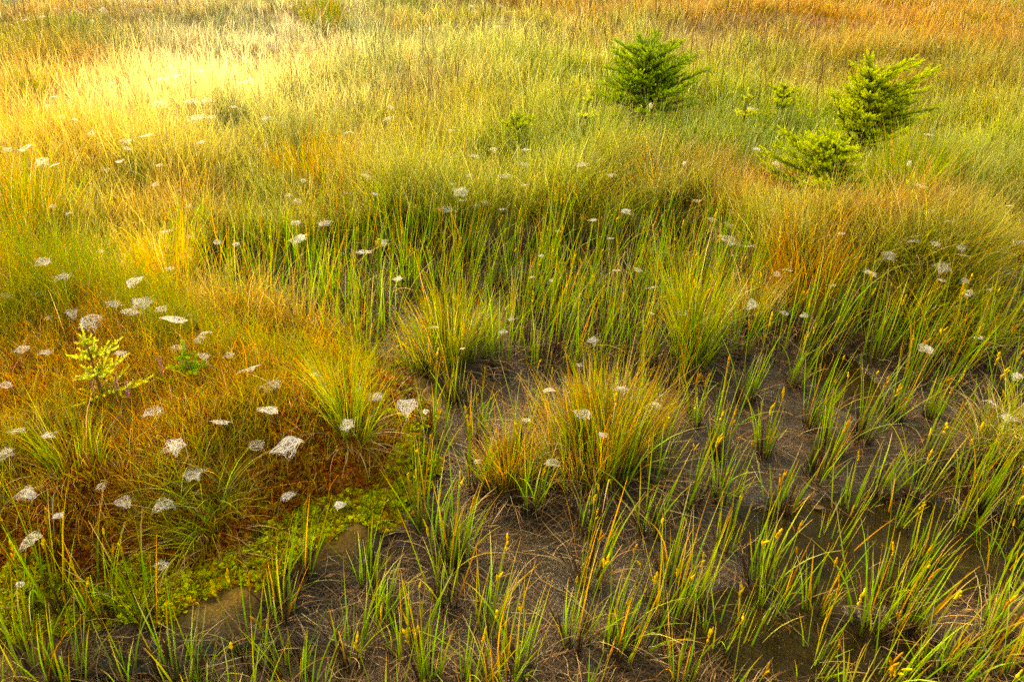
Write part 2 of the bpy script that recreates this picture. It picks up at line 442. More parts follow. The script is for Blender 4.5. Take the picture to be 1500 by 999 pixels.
def meadow():
    parts = []
    n = 480000
    x, y = scatter(n, -150, 520, p=.85)
    keep = (mud_mask(x, y) < .25) & (poly_sd(x, y, HUM) > -.02)
    clump = fbm(x * 6, y * 6, 91, 3)
    keep &= U(0, 1, n) < sstep(.22, .52, clump) * .85 + .15
    x, y = x[keep], y[keep]; n = len(x)
    z = height(x, y) - .01
    D = np.hypot(y, 1.6)
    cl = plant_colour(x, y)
    tall = fbm(x * 1.3, y * 1.3, 92, 3)
    L = (.10 + .16 * tall) * rng.lognormal(0, .28, n)
    for sx_, sy_, sr in ((945, 190, .66), (1270, 232, .55), (1205, 325, .5)):
        ax_, ay_ = at0(sx_, sy_)
        L *= 1 - .58 * np.exp(-((x - ax_) ** 2 + (y - ay_ + .05) ** 2) / sr ** 2)
    g = (cl[:, 1] > cl[:, 0] * 1.2)
    L *= np.where(g, 1.15, 1.0)
    L *= .35 + 1.25 * fbm(x * 3.6, y * 3.6, 96, 3)
    L *= 1 - .25 * sstep(6, 9, y)
    w = np.maximum(.0026, .00072 * D) * U(.7, 1.5, n)
    az = rng.normal(0, 2.0, n) + (fbm(x * 2, y * 2, 93, 2) - .5) * 6
    th = np.abs(rng.normal(0, .3, n)) + .04; bend = np.abs(rng.normal(.35, .55, n))
    mixc = U(0, 1, n)[:, None]
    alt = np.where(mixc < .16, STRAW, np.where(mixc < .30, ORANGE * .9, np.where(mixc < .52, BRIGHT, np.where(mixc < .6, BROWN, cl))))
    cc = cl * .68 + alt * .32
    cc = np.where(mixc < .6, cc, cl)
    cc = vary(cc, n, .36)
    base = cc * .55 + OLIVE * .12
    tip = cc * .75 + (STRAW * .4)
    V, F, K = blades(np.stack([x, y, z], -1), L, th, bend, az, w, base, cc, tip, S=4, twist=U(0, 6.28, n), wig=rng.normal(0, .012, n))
    link('meadow_grass', mesh_np('meadow_grass', V, F, K, M_GRASS), label='dense yellow-green and rusty bog grass covering the meadow', cat='grass', kind='stuff')
    # fine pale flowering stems rising over the leaves
    n = 12000
    x, y = scatter(n, -120, 330, p=.8)
    cl = plant_colour(x, y)
    keep = (mud_mask(x, y) < .2) & (U(0, 1, n) < .25 + 1.4 * np.clip(cl[:, 0] - .25, 0, .5)) & (fbm(x * 2, y * 2, 99, 2) > .38)
    x, y, cl = x[keep], y[keep], cl[keep]; n = len(x)
    z = height(x, y); D = np.hypot(y, 1.6)
    L = U(.15, .27, n); az = rng.normal(-.1, 1.2, n)
    prof = np.array([.5, .5, .5, .6, 1.6, 2.2, .6])
    cc = vary(cl * .6 + PALE * .4, n, .2)
    V, F, K = blades(np.stack([x, y, z], -1), L, np.abs(rng.normal(0, .12, n)), np.abs(rng.normal(.25, .25, n)), az, np.maximum(.0009, .00025 * D),
                     cc * .8, cc, S=6, twist=U(-.5, .5, n), prof=prof)
    link('flowering_grass', mesh_np('flowering_grass', V, F, K, M_GRASS), label='pale feathery grass heads standing over the meadow', cat='grass', kind='stuff')
    # dark dry stalks, knobbly at the top
    x, y = scatter(760, 10, 230, -200, 1700)
    keep = (fbm(x * 1.2, y * 1.2, 97, 2) > .42) & (mud_mask(x, y) < .2); x, y = x[keep], y[keep]; n = len(x)
    z = height(x, y); D = np.hypot(y, 1.6)
    cc = vary(c(.10, .045, .02), n, .3)
    V, F, K = blades(np.stack([x, y, z], -1), U(.26, .42, n), np.abs(rng.normal(0, .14, n)), rng.normal(0, .15, n), U(0, 6.28, n), np.maximum(.0016, .00042 * D),
                     cc * 1.6, cc, S=5, twist=U(-.4, .4, n), prof=np.array([.5, .5, .55, 1.2, 1.6, .8]))
    link('dry_stalks', mesh_np('dry_stalks', V, F, K, M_DEAD), label='dark thin dry flower stalks scattered over the meadow', cat='stalks', kind='stuff')
meadow()

def hummock_grass():
    n = 130000
    x, y = scatter(n, 395, 950, -260, 660)
    hd = poly_sd(x, y, HUM)
    ed = sstep(.02, -.25, hd)
    keep = (hd < .03) & (mud_mask(x, y) < .5) & (U(0, 1, n) < (.15 + .85 * ed) * (.30 + .70 * sstep(.35, .55, fbm(x * 5, y * 5, 33, 3))))
    px, py = to_px(x, y, .2)
    keep &= ~((py > 790) & (U(0, 1, n) > .35))
    x, y = x[keep], y[keep]; n = len(x); z = height(x, y) - .005
    cl = plant_colour(x, y)
    m = U(0, 1, n)[:, None]
    cc = np.where(m < .34, ORANGE, np.where(m < .55, YG, np.where(m < .72, BRIGHT * .9, np.where(m < .82, RUST, np.where(m < .9, TAN, cl)))))
    cc = vary((cc * .8 + cl * .2) * 1.1, n, .25)
    back = sstep(1.9, 3.0, y)
    gq = fbm(x * 5.5, y * 5.5, 37, 3)[:, None]; gm = sstep(.50, .60, gq) * (.35 + .65 * back[:, None])
    cc = cc * (1 - gm) + vary(BRIGHT * .55 + GREEN * .45, n, .25) * gm
    L = (.055 + .08 * back) * (1 + .8 * gm[:, 0]) * rng.lognormal(0, .38, n)
    V, F, K = blades(np.stack([x, y, z], -1), L, np.abs(rng.normal(.3, .3, n)), np.abs(rng.normal(.6, .5, n)), U(0, 6.28, n), U(.0012, .0026, n),
                     cc * .6, cc, cc * .6 + ORANGE * .4, S=5, twist=U(0, 6.28, n), wig=rng.normal(0, .02, n))
    link('hummock_grass', mesh_np('hummock_grass', V, F, K, M_GRASS), label='thin tangled orange and green grass over the mossy hummock', cat='grass', kind='stuff')
hummock_grass()

# ------------------------------------------------------------------ sphagnum moss: little leafy heads
def moss(name, label, x, y, col, size, lift=0.0):
    n = len(x); z = height(x, y) + .004 + lift
    k = 7
    ang = (np.arange(k) * 2.399)[None, :] + U(0, 6.28, (n, 1))
    el = np.linspace(.1, 1.1, k)[None, :] + rng.normal(0, .15, (n, k))
    s = size[:, None] * U(.7, 1.3, (n, k))
    dx, dy, dz = np.cos(ang) * np.sin(el) * s, np.sin(ang) * np.sin(el) * s, np.cos(el) * s
    sx, sy = -np.sin(ang) * s * .3, np.cos(ang) * s * .3
    V = np.empty((n, k, 4, 3))
    cx, cy, cz = x[:, None], y[:, None], z[:, None]
    V[:, :, 0] = np.stack([cx + 0 * dx, cy + 0 * dy, cz + 0 * dz], -1)
    V[:, :, 1] = np.stack([cx + dx * .6 + sx, cy + dy * .6 + sy, cz + dz * .75], -1)
    V[:, :, 2] = np.stack([cx + dx, cy + dy, cz + dz * .9], -1)
    V[:, :, 3] = np.stack([cx + dx * .6 - sx, cy + dy * .6 - sy, cz + dz * .75], -1)
    F = np.arange(n * k * 4).reshape(-1, 4)
    K = np.repeat(vary(col, n, .3), k * 4, 0)
    link(name, mesh_np(name, V.reshape(-1, 3), F, K, M_MOSS), label=label, cat='moss', kind='stuff')

def mosses():
    n = 60000
    x, y = scatter(n, 400, 960, -260, 680)
    hd = poly_sd(x, y, HUM)
    rim = sstep(-.02, -.14, hd)          # 0 at the rim, 1 inside
    red = fbm(x * 2.8, y * 2.8, 41, 3)
    ex = np.exp(-ell(x, y, (60, 820, 260, 80)) * .6) + .8 * np.exp(-ell(x, y, (500, 700, 130, 40)) * .8) + .8*np.exp(-ell(x, y, (240, 780, 150, 40)) * .8)
    isred = (red + .38 * ex > .57)
    hd = hd + (fbm(x * 7, y * 7, 43, 3) - .5) * .12
    keep = (hd < .07)
    yel = ((rim < .34) & (fbm(x * 3.5, y * 3.5, 44, 2) > .42)) | (red < .33)
    a = keep & isred & (rim > .05)
    b = keep & ~a & yel
    e = keep & ~a & ~b & (U(0, 1, n) < .8)
    moss('red_moss', 'rust red sphagnum moss on the flank of the hummock', x[a], y[a], np.where(U(0, 1, (a.sum(), 1)) < .35, ORANGE * .8, REDM), U(.009, .018, a.sum()))
    moss('yellow_moss', 'yellow-green sphagnum moss rimming the hummock by the mud', x[b], y[b], np.where(U(0, 1, (b.sum(), 1)) < .25, ORANGE * .8, YELM * [.95, 1.05, 1]), U(.009, .018, b.sum()))
    moss('brown_moss', 'orange-brown moss under the thin grass of the hummock', x[e], y[e], np.where(U(0, 1, (e.sum(), 1)) < .45, OLIVE, REDB * 1.3), U(.009, .018, e.sum()))
    xs, ys = [], []
    for px, py, rx, ry, k in [(1300, 425, 50, 16, 2600), (1120, 300, 50, 12, 1800), (240, 352, 80, 12, 3000), (1345, 430, 40, 12, 1200)]:
        t, r = U(0, 6.28, k), np.sqrt(U(0, 1, k))
        q = at0(px + np.cos(t) * r * rx, py + np.sin(t) * r * ry); xs.append(q[0]); ys.append(q[1])
    x, y = np.concatenate(xs), np.concatenate(ys)
    moss('crimson_moss', 'small crimson moss cushions between the tussocks', x, y, np.tile(c(.32, .045, .006), (len(x), 1)), U(.012, .022, len(x)), .04)
mosses()

# ------------------------------------------------------------------ dead grass litter on the mud
def litter():
    n = 34000
    x, y = scatter(n, 345, 1120, -200, 1750)
    keep = (mud_mask(x, y) > .4)
    den = fbm(x * 3.2, y * 3.2, 61, 3)
    keep &= U(0, 1, n) < sstep(.30, .52, den)
    z = height(x, y); keep &= z > WATER_Z - .012
    x, y, z = x[keep], y[keep], z[keep]; n = len(x)
    m = U(0, 1, (n, 1))
    cc = np.where(m < .10, TAN * .7, np.where(m < .55, c(.085, .042, .014), np.where(m < .88, c(.040, .020, .008), c(.16, .10, .04))))
    V, F, K = blades(np.stack([x, y, np.maximum(z, WATER_Z) + U(.002, .012, n)], -1), U(.03, .15, n), U(1.45, 1.57, n), rng.normal(0, .12, n), U(0, 6.28, n), U(.0010, .0028, n),
                     vary(cc, n, .3), vary(cc, n, .3), S=4, wig=rng.normal(0, .07, n))
    link('grass_litter', mesh_np('grass_litter', V, F, K, M_DEAD), label='matted brown dead grass litter lying on the wet mud', cat='litter', kind='stuff')
litter()

# ------------------------------------------------------------------ landmarks used to tell repeats apart
LM = [("the dark green spruce", 945, 140), ("the tall pale spruce", 1275, 140), ("the low front spruce", 1205, 245),
      ("the hummock spruce seedling", 150, 540), ("the arching hummock tussock", 290, 735), ("the fountain-shaped green tussock", 515, 600),
      ("the rounded tussock behind the mud", 670, 500), ("the big rusty central tussock", 880, 620), ("the small brown-skirted tussock", 743, 690),
      ("the orange tussock", 1180, 350), ("the broad draping tussock at right", 1370, 390), ("the green tussock at left edge", 35, 320),
      ("the dark tussock far left", 48, 155), ("the small square pool", 1240, 560), ("the large brown pool", 1260, 790),
      ("the grey puddle at bottom left", 390, 970), ("the red moss bank", 100, 800), ("the smooth mud patch", 780, 810), ("the crimson moss cushion", 1300, 425),
      ("the brightest sunlit patch", 300, 140), ("the bottom right corner", 1500, 999), ("the bottom centre edge", 750, 999), ("the bottom left corner", 0, 999),
      ("the right edge's middle", 1500, 520), ("the left edge's middle", 0, 480), ("the top left corner", 0, 0), ("the top right corner", 1500, 0), ("the top centre edge", 750, 0),
      ("the yellow meadow seedling", 765, 200), ("the web-hung tussock", 1010, 480), ("the yellow moss rim", 600, 690), ("the right edge tussock", 1480, 640)]
ORD = ['nearest', 'second nearest', 'third nearest', 'fourth nearest', 'fifth nearest', 'sixth nearest', 'seventh nearest', 'eighth nearest', 'ninth nearest',
       'tenth nearest', 'eleventh nearest', 'twelfth nearest', 'thirteenth nearest', 'fourteenth nearest', 'fifteenth nearest', 'sixteenth nearest', 'seventeenth nearest', 'eighteenth nearest', 'nineteenth nearest', 'twentieth nearest']
def singled(pts, more=()):
    """for each point of one kind: a phrase (rank, side, landmark) that only it satisfies"""
    P = np.array(pts, float)
    best = [(99, '')] * len(P)
    for nm, lx, ly in LM + list(more):
        d = P - (lx, ly)
        side = np.where(np.abs(d[:, 0]) > np.abs(d[:, 1]) * 1.0, np.where(d[:, 0] > 0, 0, 1), np.where(d[:, 1] > 0, 2, 3))
        D = np.hypot(d[:, 0], d[:, 1])
        for s, w in enumerate(('to the right of', 'to the left of', 'in front of', 'behind')):
            idx = np.where(side == s)[0]
            for r, i in enumerate(idx[np.argsort(D[idx])]):
                sc = r + D[i] / 400
                if (sc < best[i][0] or not best[i][1]) and r < len(ORD): best[i] = (sc, f"{ORD[r]} {w} {nm}")
    return [b[1] for b in best]

# ------------------------------------------------------------------ sedge tufts on the mud
TU = [(255, 995), (190, 1000), (290, 1015), (413, 899), (443, 843), (217, 915), (80, 885), (430, 998), (367, 966), (147, 900), (30, 940), (60, 1000), (110, 1010),
      (623, 775), (650, 815), (668, 822), (597, 956), (627, 1000), (520, 958), (717, 920), (760, 985), (733, 1003), (860, 853), (840, 943), (900, 945), (920, 960),
      (950, 778), (980, 913), (777, 745), (1063, 803), (1010, 893), (1197, 700), (1143, 746), (1127, 902), (1083, 958), (1047, 950), (1190, 902), (1205, 830), (1273, 925), (1327, 915),
      (1300, 880), (1363, 985), (1400, 995), (1433, 966), (1447, 850), (1460, 926), (1343, 726), (1413, 726), (1435, 740), (1277, 525), (1090, 586), (1163, 563), (1363, 612),
      (1310, 612), (1260, 645), (1190, 625), (1050, 663), (1117, 662), (1213, 665), (1437, 616), (813, 486), (727, 533), (683, 416), (667, 585), (773, 460), (947, 545), (993, 566),
      (560, 905), (690, 1010), (1000, 1010), (1180, 1010), (1300, 1010), (1485, 1005), (1490, 860), (1400, 800), (1345, 840), (1240, 760), (1290, 720), (1480, 770), (1060, 730), (1010, 740),
      (1390, 560), (1450, 540), (1480, 580), (1340, 560), (700, 640), (640, 640), (620, 690), (960, 700), (900, 720), (1020, 620), (540, 850)]
TU0 = len(TU)
def fill_tufts():
    rr = random.Random(11)
    pts = list(TU)
    for _ in range(14000):
        px, py = rr.uniform(-60, 1560), rr.uniform(335, 1060)
        x, y = at0(px, py)
        if float(mud_mask(np.array([x]), np.array([y]))[0]) < .35: 
            if not (py < 440 and 260 < px < 1080 and rr.random() < .25): continue
        if 690 < px < 860 and 745 < py < 930: continue              # bare mud
        if (660 - 85 < px < 660 + 95 and 440 < py < 540) or (790 < px < 965 and 540 < py < 660): continue
        if 1200 < px < 1280 and 530 < py < 600: continue
        if any(float(ell(x, y, e)) < .8 for e in POOLS) and rr.random() < .75: continue
        sp = 29 if py < 540 else (68 if px > 1000 else 76)
        if py < 540 and px > 1050: sp = 36
        sp *= .75 + .5 * (py / 1000)
        if all(math.hypot(px - a, (py - b) * 1.7) > sp for a, b in pts): pts.append((px, py))
        if len(pts) >= 298: break
    return pts
TUFTS = fill_tufts()

def make_tuft(px, py, g, size=None, marked=False):
    x, y, z = at(px, py)
    big = size or g.uniform(.75, 1.15)
    mid = py < 545
    nb = int((g.integers(15, 28) if marked else g.integers(8, 19)) * (1.25 if mid else 1))
    rad = (.022 + .012 * g.random()) * (1 + .5 * mid)
    lean_az = g.uniform(-.6, .6); lean = g.uniform(0, .15)
    t = g.uniform(0, 6.28, nb); rr = rad * np.sqrt(g.uniform(0, 1, nb)) * 1.3
    root = np.stack([np.cos(t) * rr, np.sin(t) * rr, np.full(nb, -.02)], -1)
    L = (.85 if py > 930 else 1) * (.36 if mid else .295 + .02 * (px < 1000)) * big * g.uniform(.45, 1.12, nb)
    th = np.abs(g.normal(.07, .13, nb)); az = t + g.normal(0, .7, nb)
    vx, vy = th * np.cos(az) + lean * math.cos(lean_az), th * np.sin(az) + lean * math.sin(lean_az)
    th, az = np.hypot(vx, vy), np.arctan2(vy, vx)
    bend = np.abs(g.normal(.12, .16, nb)); k = g.random(nb) < .13; bend[k] += g.uniform(.4, 1.6, k.sum())
    m = g.random((nb, 1))
    body = np.where(m < .62, BRIGHT * [.9, 1.05, 1], np.where(m < .80, YG, np.where(m < .93, GREEN, ORANGE)))
    body = vary(body, nb, .18, g)
    tip = np.where(g.random((nb, 1)) < .45, ORANGE * .9, np.where(g.random((nb, 1)) < .4, TAN, body * 1.1))
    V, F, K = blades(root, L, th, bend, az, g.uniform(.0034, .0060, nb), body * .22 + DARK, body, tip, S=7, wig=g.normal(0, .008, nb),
                     twist=az + math.pi / 2 + g.normal(0, .8, nb))
    e = bpy.data.objects.new('sedge_tuft', None); C.objects.link(e); e.location = (x, y, z)
    link('leaves', mesh_np('sedge_leaves', V, F, K, M_SEDGE), e)
    # dark sheaths and dead leaves at the foot
    parts = []
    ns = int(g.integers(14, 32)); t = g.uniform(0, 6.28, ns)
    root = np.stack([np.cos(t) * rad, np.sin(t) * rad, np.full(ns, -.02)], -1)
    parts.append(blades(root, g.uniform(.05, .13, ns), np.abs(g.normal(.12, .28, ns)), g.normal(.1, .3, ns), t, g.uniform(.004, .0085, ns), vary(DARK * .6, ns, .3, g), vary(DARK * .5 + c(.09, .03, .01) * .6, ns, .4, g), S=7))
    nd = int(g.integers(7, 20)); t = g.uniform(0, 6.28, nd)
    root = np.stack([np.cos(t) * rad, np.sin(t) * rad, np.full(nd, -.01)], -1)
    m = g.random((nd, 1)); dc = np.where(m < .22, TAN, np.where(m < .6, c(.26, .12, .04), BROWN))
    parts.append(blades(root, g.uniform(.07, .22, nd) * big, g.uniform(.2, 1.0, nd), g.uniform(.7, 1.7, nd), t, g.uniform(.0014, .0030, nd), vary(BROWN * .8, nd, .2, g), vary(dc, nd, .25, g), S=7, wig=g.normal(0, .03, nd)))
    V, F, K = merge(parts)
    V = V.copy(); lim = height(V[:, 0] + x, V[:, 1] + y) - z + .003
    V[:, 2] = np.maximum(V[:, 2], np.where(V[:, 2] > -.015, lim, V[:, 2]))
    link('dead_leaves', mesh_np('sedge_dead_leaves', V, F, K, M_DEAD), e)
    # yellow seed spikes
    nh = int(g.integers(0, 4)) if not mid else int(g.integers(0, 3))
    for _ in range(nh):
        a = g.uniform(0, 6.28); ln = g.uniform(.18, .33) * big; tt = g.uniform(.02, .22)
        p0 = np.array([math.cos(a) * rad * .5, math.sin(a) * rad * .5, 0])
        d = np.array([math.cos(a) * tt + lean * math.cos(lean_az), math.sin(a) * tt + lean * math.sin(lean_az), 1.0]); d /= np.linalg.norm(d)
        sl = g.uniform(.020, .036); w = g.uniform(.0016, .0029)
        stem = tube([p0, p0 + d * ln * .5, p0 + d * ln], [.0012, .0011, .001], YG * .8, 4)
        hc = SEEDY if g.random() < .6 else ORANGE * .8
        hd_ = [stem]
        for m_ in range(int(g.integers(1, 4))):
            st = p0 + d * (ln - .014 * m_) ; d2 = d + g.normal(0, .22, 3); s2 = sl * g.uniform(.6, 1.1)
            q = [st + d2 * (s2 * s) for s in (0, .15, .3, .45, .6, .75, .9, 1)]
            hd_.append(tube(q, np.array([.001, .8, 1, 1, .95, .8, .5, .0]) * w * g.uniform(.55, 1.35, 8) + .0004, vary(hc, 8, .3, g), 6))
        hd_ = merge(hd_); link('seed_head', mesh_np('seed_head', *hd_, M_SEED), e)
    return e, big, lean, nh, nb

tg = np.random.default_rng(5)
names = singled(TUFTS, [('the brightest web in the sedges', 532, 370), ('the paired webs right of centre', 1080, 358), ('the web over the dark hollow', 594, 597), ('the lone web at lower right', 1434, 496), ('the web on the domed tussock', 635, 480)])
for i, (px, py) in enumerate(TUFTS):
    e, big, lean, nh, nb = make_tuft(px, py, tg, marked=i < TU0)
    w = 'green sedge tuft, '
    e['label'] = w + names[i]
    e['category'] = 'sedge tuft'; e['group'] = 'sedge tufts growing from the wet mud'

# ------------------------------------------------------------------ grass tussocks
TUS = [(300, 765, 55, .20, 230, 'arch', YG, BRIGHT, 'green tussock with long leaves arching left over the orange hummock'),
       (512, 640, 30, .25, 220, 'fount', BRIGHT, YG, 'fresh bright green tussock like a fountain at the right end of the hummock'),
       (110, 690, 60, .14, 220, 'fount', YG, BRIGHT, 'loose yellow-green tussock below the spruce seedling on the hummock'),
       (660, 525, 80, .21, 900, 'cush', YG, GREEN, 'rounded green tussock with one web, standing behind the bare mud'),
       (880, 668, 115, .20, 1250, 'cush', YG, RUST * .8 + YG * .2, 'big round tussock mixing rusty and green leaves in the centre'),
       (743, 708, 36, .15, 420, 'cush', RUST, YG, 'small domed tussock with a brown skirt at the edge of the mud'),
       (1010, 520, 50, .28, 550, 'cush', YG, BRIGHT, 'yellow-green tussock hung with small webs right of centre'),
       (1180, 415, 80, .20, 900, 'cush', ORANGE, RUST, 'orange tussock in front of the low spruce'),
       (1375, 450, 110, .28, 1500, 'drape', YG, OLIVE, 'broad tussock with many webs draping towards the mud at right'),
       (30, 385, 90, .34, 1500, 'cush', GREEN, ORANGE, 'large green tussock with orange tips cut by the left edge'),
       (48, 178, 36, .26, 500, 'cush', DKGREEN, GREEN, 'small dark green tussock among orange grass far left'),
       (1480, 670, 60, .22, 500, 'drape', YG, STRAW, 'yellow-green tussock with large webs cut by the right edge'),
       (625, 300, 80, .25, 700, 'cush', GREEN * .5 + YG * .5, YG, 'domed green tussock behind the sedges left of centre'),
       (850, 325, 80, .24, 600, 'drape', YG, OLIVE, 'tussock of long curling leaves below the dark spruce'),
       (985, 305, 80, .24, 600, 'drape', YG, TAN, 'tussock with drooping tan leaves under the bright green grass'),
       (1320, 310, 70, .30, 900, 'cush', BRIGHT, GREEN, 'lush green tussock right of the low spruce'),
       (705, 180, 35, .22, 500, 'cush', GREEN, YG, 'small green tussock in the pale meadow beside the yellow seedling'),
       (475, 52, 50, .25, 500, 'cush', GREEN, OLIVE, 'dark green tussock in the meadow near the top edge'),
       (1100, 475, 44, .18, 420, 'cush', YG, TAN, 'low tussock carrying one bright white web, below the orange tussock'),
       (455, 290, 60, .28, 700, 'cush', YG, ORANGE, 'yellow tussock with orange tips at the edge of the sunlit grass'),
       (40, 150 + 85, 60, .22, 500, 'cush', ORANGE, YG, 'orange tussock below the dark one by the left edge'),
       (255, 440, 60, .26, 700, 'cush', YG, ORANGE, 'yellow-green tussock behind the hummock, left of the sedges')]
def make_tussock(px, py, rpx, H, n, style, ca, cb, label):
    g = np.random.default_rng(int(px * 7 + py))
    x, y, z = at(px, py - rpx * .15)
    R0 = rpx / pxm(px, py)
    e = bpy.data.objects.new('grass_tussock', None); C.objects.link(e); e.location = (x, y, z)
    e['label'] = label; e['category'] = 'grass tussock'; e['group'] = 'grass tussocks of the bog'
    n = int(n * 1.0)
    t = g.uniform(0, 6.28, n); r = np.sqrt(g.uniform(0, 1, n)) * R0 * .8 * (.85 + .3 * np.sin(t * 2 + px))
    rx, ry = np.cos(t) * r, np.sin(t) * r
    rz = height(rx + x, ry + y) - z - .005
    out = r / (R0 * .8)
    L = H * g.lognormal(-.08, .26, n)
    az = t + g.normal(0, .5, n)
    if style == 'cush': th = .05 + .42 * out * g.uniform(.0, 1.3, n); bd = np.abs(g.normal(.25, .3, n))
    elif style == 'fount': th = .05 + .45 * out * g.uniform(.2, 1.2, n); bd = np.abs(g.normal(.45, .4, n))
    elif style == 'arch': az = np.where(g.random(n) < .6, g.normal(3.5, .8, n), az); th = g.uniform(.2, .9, n); bd = g.uniform(.6, 1.4, n)
    else: az = np.where(g.random(n) < .55, g.normal(-1.3, .9, n), az); th = .15 + .6 * g.random(n) * out; bd = g.uniform(.3, 1.7, n)
    m = g.random((n, 1))
    cc = np.where(m < .42, ca, np.where(m < .72, cb, np.where(m < .84, BRIGHT, np.where(m < .93, ORANGE, TAN))))
    cc = vary(cc, n, .32, g)
    w = g.uniform(.0018, .0036, n) * max(1, pxm(750, 500) / pxm(px, py) * .75)
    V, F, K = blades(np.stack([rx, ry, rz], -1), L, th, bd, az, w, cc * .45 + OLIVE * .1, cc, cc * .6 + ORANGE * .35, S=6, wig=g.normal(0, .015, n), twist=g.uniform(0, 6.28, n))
    link('leaves', mesh_np('tussock_leaves', V, F, K, M_GRASS), e)
    n = n // 3; t = g.uniform(0, 6.28, n); r = R0 * g.uniform(.45, 1.0, n)
    rx, ry = np.cos(t) * r, np.sin(t) * r; rz = height(rx + x, ry + y) - z
    m = g.random((n, 1)); dc = vary(np.where(m < .3, TAN * .8, np.where(m < .7, c(.20, .09, .03), BROWN)), n, .25, g)
    V, F, K = blades(np.stack([rx, ry, rz], -1), g.uniform(.08, .2, n), g.uniform(.7, 1.3, n), g.uniform(.5, 1.3, n), t + g.normal(0, .35, n), g.uniform(.0014, .003, n), dc * .8, dc, S=5, wig=g.normal(0, .03, n))
    V = V.copy(); V[:, 2] = np.maximum(V[:, 2], height(V[:, 0] + x, V[:, 1] + y) - z + .004)
    link('dead_skirt', mesh_np('tussock_skirt', V, F, K, M_DEAD), e)
for T in TUS: make_tussock(*T)

# ------------------------------------------------------------------ young spruces
def twig(p0, d, ln, g, ca, cb, nl=.011, dens=1.0, up=None):
    """a shoot of needles"""
    n = max(10, int(ln * 900 * dens))
    d = d / np.linalg.norm(d)
    ref = np.array([0, 0, 1.]) if abs(d[2]) < .9 else np.array([1., 0, 0])
    u = np.cross(d, ref); u /= np.linalg.norm(u); w = np.cross(u, d)
    s = np.linspace(.02, 1, n); a = np.arange(n) * 2.4 + g.uniform(0, 6)
    cur = (s ** 2)[:, None] * np.array([0, 0, .12 * ln])
    base = p0 + d * (s * ln)[:, None] + cur
    out = u * np.cos(a)[:, None] + w * np.sin(a)[:, None]
    nd = out * .8 + d * .75; nd /= np.linalg.norm(nd, axis=1)[:, None]
    nd[:, 2] += .18
    lnn = nl * g.uniform(.7, 1.15, n) * (1 - .35 * s)
    side = np.cross(nd, d + g.normal(0, .2, (n, 3))); side /= np.linalg.norm(side, axis=1)[:, None] + 1e-9
    wd = .0021 * nl / .011
    V = np.empty((n, 4, 3))
    V[:, 0] = base - side * wd; V[:, 1] = base + side * wd
    V[:, 2] = base + nd * lnn[:, None] + side * wd * .5; V[:, 3] = base + nd * lnn[:, None] - side * wd * .5
    f = sstep(.2, .9, s)[:, None]
    K = (ca * (1 - f) + cb * f) * g.uniform(.75, 1.25, (n, 1))
    return V.reshape(-1, 3), np.arange(n * 4).reshape(-1, 4), np.repeat(K, 4, 0)

